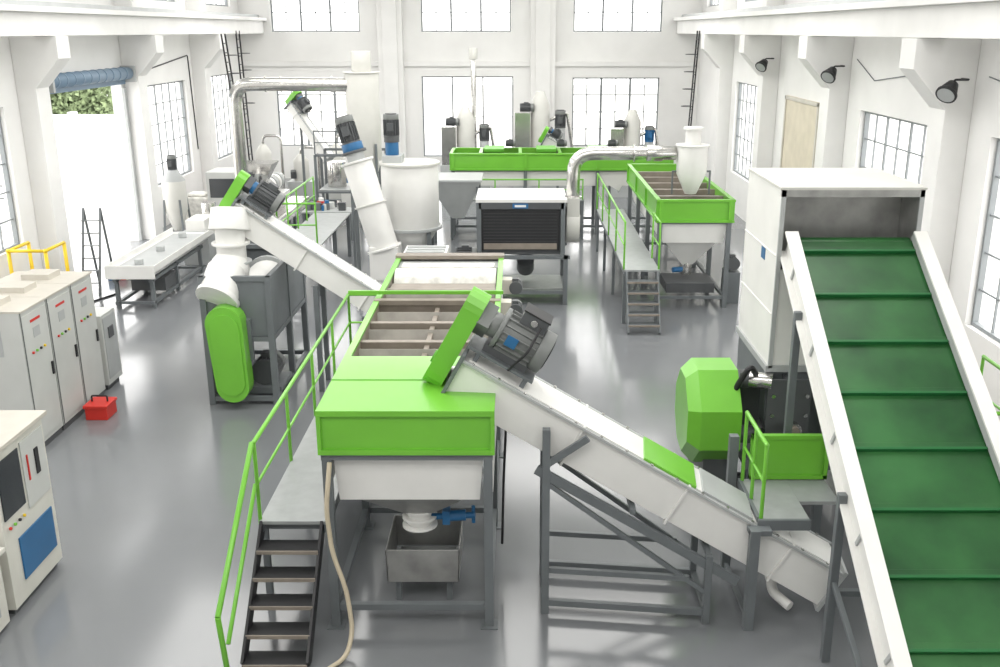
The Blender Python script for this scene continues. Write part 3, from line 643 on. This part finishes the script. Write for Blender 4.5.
b.cyl((1.27,21.95,2.38),(1.27,21.95,2.42),.2,STEEL); b.cyl((2.6,21.98,3.38),(2.64,21.98,3.38),.19,STEEL); b.cyl((2.9,21.98,3.38),(3.25,21.99,3.38),.18,STEEL)
motor(b,(-1.2,22.6,.9),(1,0,0),.2,.5,DARK); b.box(-1.45,-.9,22.3,22.9,0,.7,GREY)
b.done()
# ---------------- other tanks ----------------
def tank2(name,x0,x1,y0,y1,hz=2.42):
    b=B(name,.006)
    n=max(1,round((y1-y0)/2.2)); ys=[y0+.06+(y1-y0-.12)*k/n for k in range(n+1)]; nx=max(1,round((x1-x0)/2.2)); xs=[x0+.06+(x1-x0-.12)*k/nx for k in range(nx+1)]
    for x in xs:
        for y in ys:
            if x in (xs[0],xs[-1]) or y in (ys[0],ys[-1]): b.box(x-.05,x+.05,y-.05,y+.05,0,hz-.45,GREY)
    for x in (xs[0],xs[-1]): b.box(x-.04,x+.04,y0,y1,hz-.5,hz-.43,GREY); b.box(x-.035,x+.035,y0+.1,y1-.1,.2,.27,GREY)
    for y in (ys[0],ys[-1]): b.box(x0,x1,y-.04,y+.04,hz-.5,hz-.43,GREY); b.box(x0+.1,x1-.1,y-.035,y+.035,.2,.27,GREY)
    t=.05
    for q in ((x0,x1,y0,y0+t),(x0,x1,y1-t,y1),(x0,x0+t,y0+t,y1-t),(x1-t,x1,y0+t,y1-t)): b.box(*q,hz-.43,hz,GREEN)
    for q in ((x0-.04,x1+.04,y0-.04,y0+.06),(x0-.04,x1+.04,y1-.06,y1+.04),(x0-.04,x0+.06,y0,y1),(x1-.06,x1+.04,y0,y1)): b.box(*q,hz,hz+.05,GREEN); b.box(*q,hz-.46,hz-.41,GREEN)
    for y in ys:
        for x in (x0,x1): b.box(x-.04,x+.04,y-.04,y+.04,hz-.43,hz,GREEN)
    for x in xs:
        for y in (y0,y1): b.box(x-.04,x+.04,y-.04,y+.04,hz-.43,hz,GREEN)
    b.box(x0+t,x1-t,y0+t,y1-t,hz-.35,hz-.30,WATER); b.frus((x0+.16,x1-.16,y0+.16,y1-.16,hz-.95),(x0+.08,x1-.08,y0+.08,y1-.08,hz-.5),WHITE)
    if y1-y0>x1-x0:
        k=y0+.9
        while k<y1-.4: b.box(x0+t,x1-t,k-.05,k+.05,hz-.3,hz-.02,BROWN); b.cyl((x0+t,k+.45,hz-.22),(x1-t,k+.45,hz-.22),.14,PADD,seg=12); k+=1.0
        b.box(x0+t,x1-t,y0+t,y0+.12,hz-.3,hz,DGREEN)
    else:
        k=x0+.9
        while k<x1-.4: b.box(k-.05,k+.05,y0+t,y1-t,hz-.3,hz-.02,BROWN); b.box(k-.05,k+.05,y0,y1,hz,hz+.06,GREEN); k+=1.2
        k=x0+1.5
        while k<x1-.6: b.box(k-.5,k+.1,y0+.3,y1-.2,hz+.06,hz+.14,DGREEN if int(k*3)%2 else GREEN); motor(b,(k+.3,y1-.3,hz+.22),(1,0,0),.1,.3,DARK); k+=1.6
    return b
b=tank2('flotation_washing_tank',3.1,4.75,21.2,27.2)
b.frus((3.8,4.05,21.9,22.15,.85),(3.3,4.55,21.5,22.9,1.5),WHITE); b.cyl((3.92,22.0,.6),(3.92,22.0,.9),.12,STEEL); b.cyl((3.92,22,.72),(3.6,21.9,.72),.06,BLUE); b.box(3.4,4.5,21.5,22.5,.28,.5,DARK)
motor(b,(4.95,21.9,.9),(0,1,0),.15,.4,DARK)
b.box(4.8,5.1,21.6,22.2,0,.72,GREY)
b.done()
b=B('cyclone_separator',.005)
c=(3.92,21.95)
b.cyl((*c,2.95),(*c,3.55),.34,WHITE,seg=30); b.cyl((*c,2.48),(*c,2.95),.13,WHITE,r2=.34,seg=30); b.cyl((*c,3.55),(*c,3.95),.17,WHITE); b.cyl((*c,3.55),(*c,3.58),.38,WHITE); b.cyl((*c,3.9),(*c,3.96),.22,WHITE)
for x in (-.42,.42): b.beam((c[0]+x,c[1],2.47),(c[0]+x,c[1],3.0),.04,.04,GREY); b.beam((c[0]+x,c[1],2.98),(c[0]+x*.7,c[1],2.98),.04,.04,GREY)
b.done()
b=B('walkway_platform',.004)
b.box(2.25,3.0,19.9,27.2,1.16,1.2,DECK)
for x in (2.28,2.97): b.box(x-.02,x+.02,19.9,27.2,1.06,1.16,GREY)
for y in (20,22.4,24.8,27.1):
    for x in (2.28,2.97): b.box(x-.035,x+.035,y-.035,y+.035,0,1.1,GREY)
ladder_stairs(b,2.3,2.95,19.9,1.2,6,.2,.12,GREY,GREY)
rail(b,[(2.25,19.95,1.2),(2.25,27.15,1.2)],1.0,GREEN,step=1.6); rail(b,[(2.98,19.95,1.2),(2.98,21.0,1.2)],1.0,GREEN,step=1.0)
b.done()
b=tank2('flotation_washing_tank',-2.0,4.7,29.6,31.1)
b.done()
b=B('walkway_platform',.004); b.box(-2.0,2.0,28.75,29.4,1.16,1.2,DECK)
for x in (-1.95,0,1.95):
    for y in (28.8,29.35): b.box(x-.04,x+.04,y-.04,y+.04,0,1.16,GREY)
rail(b,[(-1.95,28.78,1.2),(1.95,28.78,1.2)],.6,GREEN,step=1.3); b.done()
b=B('discharge_hopper',.006); b.frus((-1.85,-1.5,27.4,27.8,.9),(-2.5,-1.0,26.9,28.4,2.0),LGREY); b.box(-2.53,-.97,26.87,28.43,2.0,2.06,LGREY)
for x in (-2.4,-1.1):
    for y in (27.0,28.3): b.box(x-.04,x+.04,y-.04,y+.04,0,2.0,GREY)
b.done()
def farm(name,x,y,s,blue=False,pole=0):
    b=B(name,.005)
    b.box(x-.8*s,x+.8*s,y-.5,y+.5,0,1.1*s,LGREY); b.cyl((x,y,1.1*s),(x,y,2.5*s),.3*s,OFFW); b.cyl((x,y,2.5*s),(x,y,2.9*s),.3*s,OFFW,r2=.12*s)
    b.box(x-.75*s,x-.3*s,y-.45,y-.1,1.1*s,2.3*s,STEEL); motor(b,(x+.6*s,y,2.1*s),(0,0,1),.16*s,.5*s,BLUE if blue else DARK); b.cyl((x+.6*s,y,1.1*s),(x+.6*s,y,1.85*s),.15*s,LGREY); motor(b,(x-.4*s,y-.3,2.45*s),(1,0,0),.12*s,.4*s,DARK)
    b.pipe([(x+.2,y,2.0*s),(x+.8*s,y,2.3*s),(x+1.0*s,y,1.0*s)],.06,STEEL,bend=.15)
    if pole: b.cyl((x+.3,y+.4,0),(x+.3,y+.4,pole),.1,STEEL); b.cyl((x+.3,y+.4,pole),(x+.3,y+.4,pole+.4),.16,OFFW)
    b.done()
farm('granulating_mill',-1.9,36.5,1.15,pole=5.0); farm('granulating_mill',4.3,37,1.1,blue=True); farm('granulating_mill',.9,38.5,1.3)
b=screw_conv('inclined_screw_conveyor',(3.6,33.6,.9),(.9,33.6,2.4),.4,.4,.2,mscale=.6)
for x in (1.4,3.2): b.box(x-.04,x+.04,33.55,33.65,0,.9 if x>2 else 1.9,GREY)
b.done()
b=B('raw_material_bag',.05); b.box(-10.7,-9.9,31.0,31.8,0,.9,FROTH); b.box(-10.6,-10.0,31.1,31.7,.9,1.0,FROTH); b.done()
b=B('fire_extinguisher'); 
for dx in (0,.5): b.cyl((-9.9+dx,33.2,0),(-9.9+dx,33.2,.8),.12,RED); b.ball((-9.9+dx,33.2,.8),.12,RED); b.cyl((-9.9+dx,33.2,.85),(-9.9+dx,33.2,1.0),.03,BLACK)
b.done()
b=B('equipment_stand',.01); b.box(5.9,6.5,14.3,15.0,0,.75,WOOD); b.box(5.95,6.45,14.28,14.3,.1,.65,BLACK); b.box(5.85,6.55,14.25,15.05,.75,.8,WOOD); b.done()
b=B('step_ladder')
for x in (-10.3,-9.9):
    b.beam((x,22.3,0),(x+.05,22.8,2.0),.05,.03,GREY); b.beam((x,23.3,0),(x+.05,22.8,2.0),.05,.03,GREY)
for k in range(1,7): t=k/7; b.beam((-10.3,22.3+.5*t,2*t),(-9.9,22.3+.5*t,2*t),.06,.02,GREY)
b.done()
b=B('floor_cable')
b.pipe([(-9.6,18.5,.02),(-9.0,19.2,.02),(-9.6,20.0,.02),(-9.3,20.5,.02),(-9.9,21.5,.02),(-9.5,22.5,.02)],.02,BLACK,bend=.25,seg=8); b.pipe([(5.2,12.2,.02),(5.8,13.0,.02),(6.2,12.4,.02),(6.8,13.2,.02)],.025,BLACK,bend=.25,seg=8)
b.done()
# ---------------- lights ----------------
w=bpy.data.worlds.new('world'); bpy.context.scene.world=w; w.use_nodes=True
bg=w.node_tree.nodes['Background']; bg.inputs[0].default_value=(1,.99,.97,1); bg.inputs[1].default_value=4.2
def area(x,y,z,sx,sy,e,rot=(0,0,0)):  # added soft fill below the closed ceiling
    l=bpy.data.lights.new('fill_light','AREA'); l.shape='RECTANGLE'; l.size=sx; l.size_y=sy; l.energy=e; l.color=(1,.985,.955)
    o=bpy.data.objects.new('overhead_fill_lamp',l); o.location=(x,y,z); o.rotation_euler=rot; bpy.context.collection.objects.link(o)
for y,e in ((2,800),(12,870),(22,930),(33,1020)): area(-1.9,y,9.4,15,5,e)
# ---------------- camera ----------------
cam=bpy.data.cameras.new('camera'); cam.lens=35; cam.sensor_width=36; cam.shift_x=-.017
o=bpy.data.objects.new('camera',cam); o.location=(0,0,6); o.rotation_euler=(math.radians(90-17.3),0,0); bpy.context.collection.objects.link(o)
sc=bpy.context.scene; sc.camera=o
sc.view_settings.view_transform='Standard'; sc.view_settings.exposure=.06
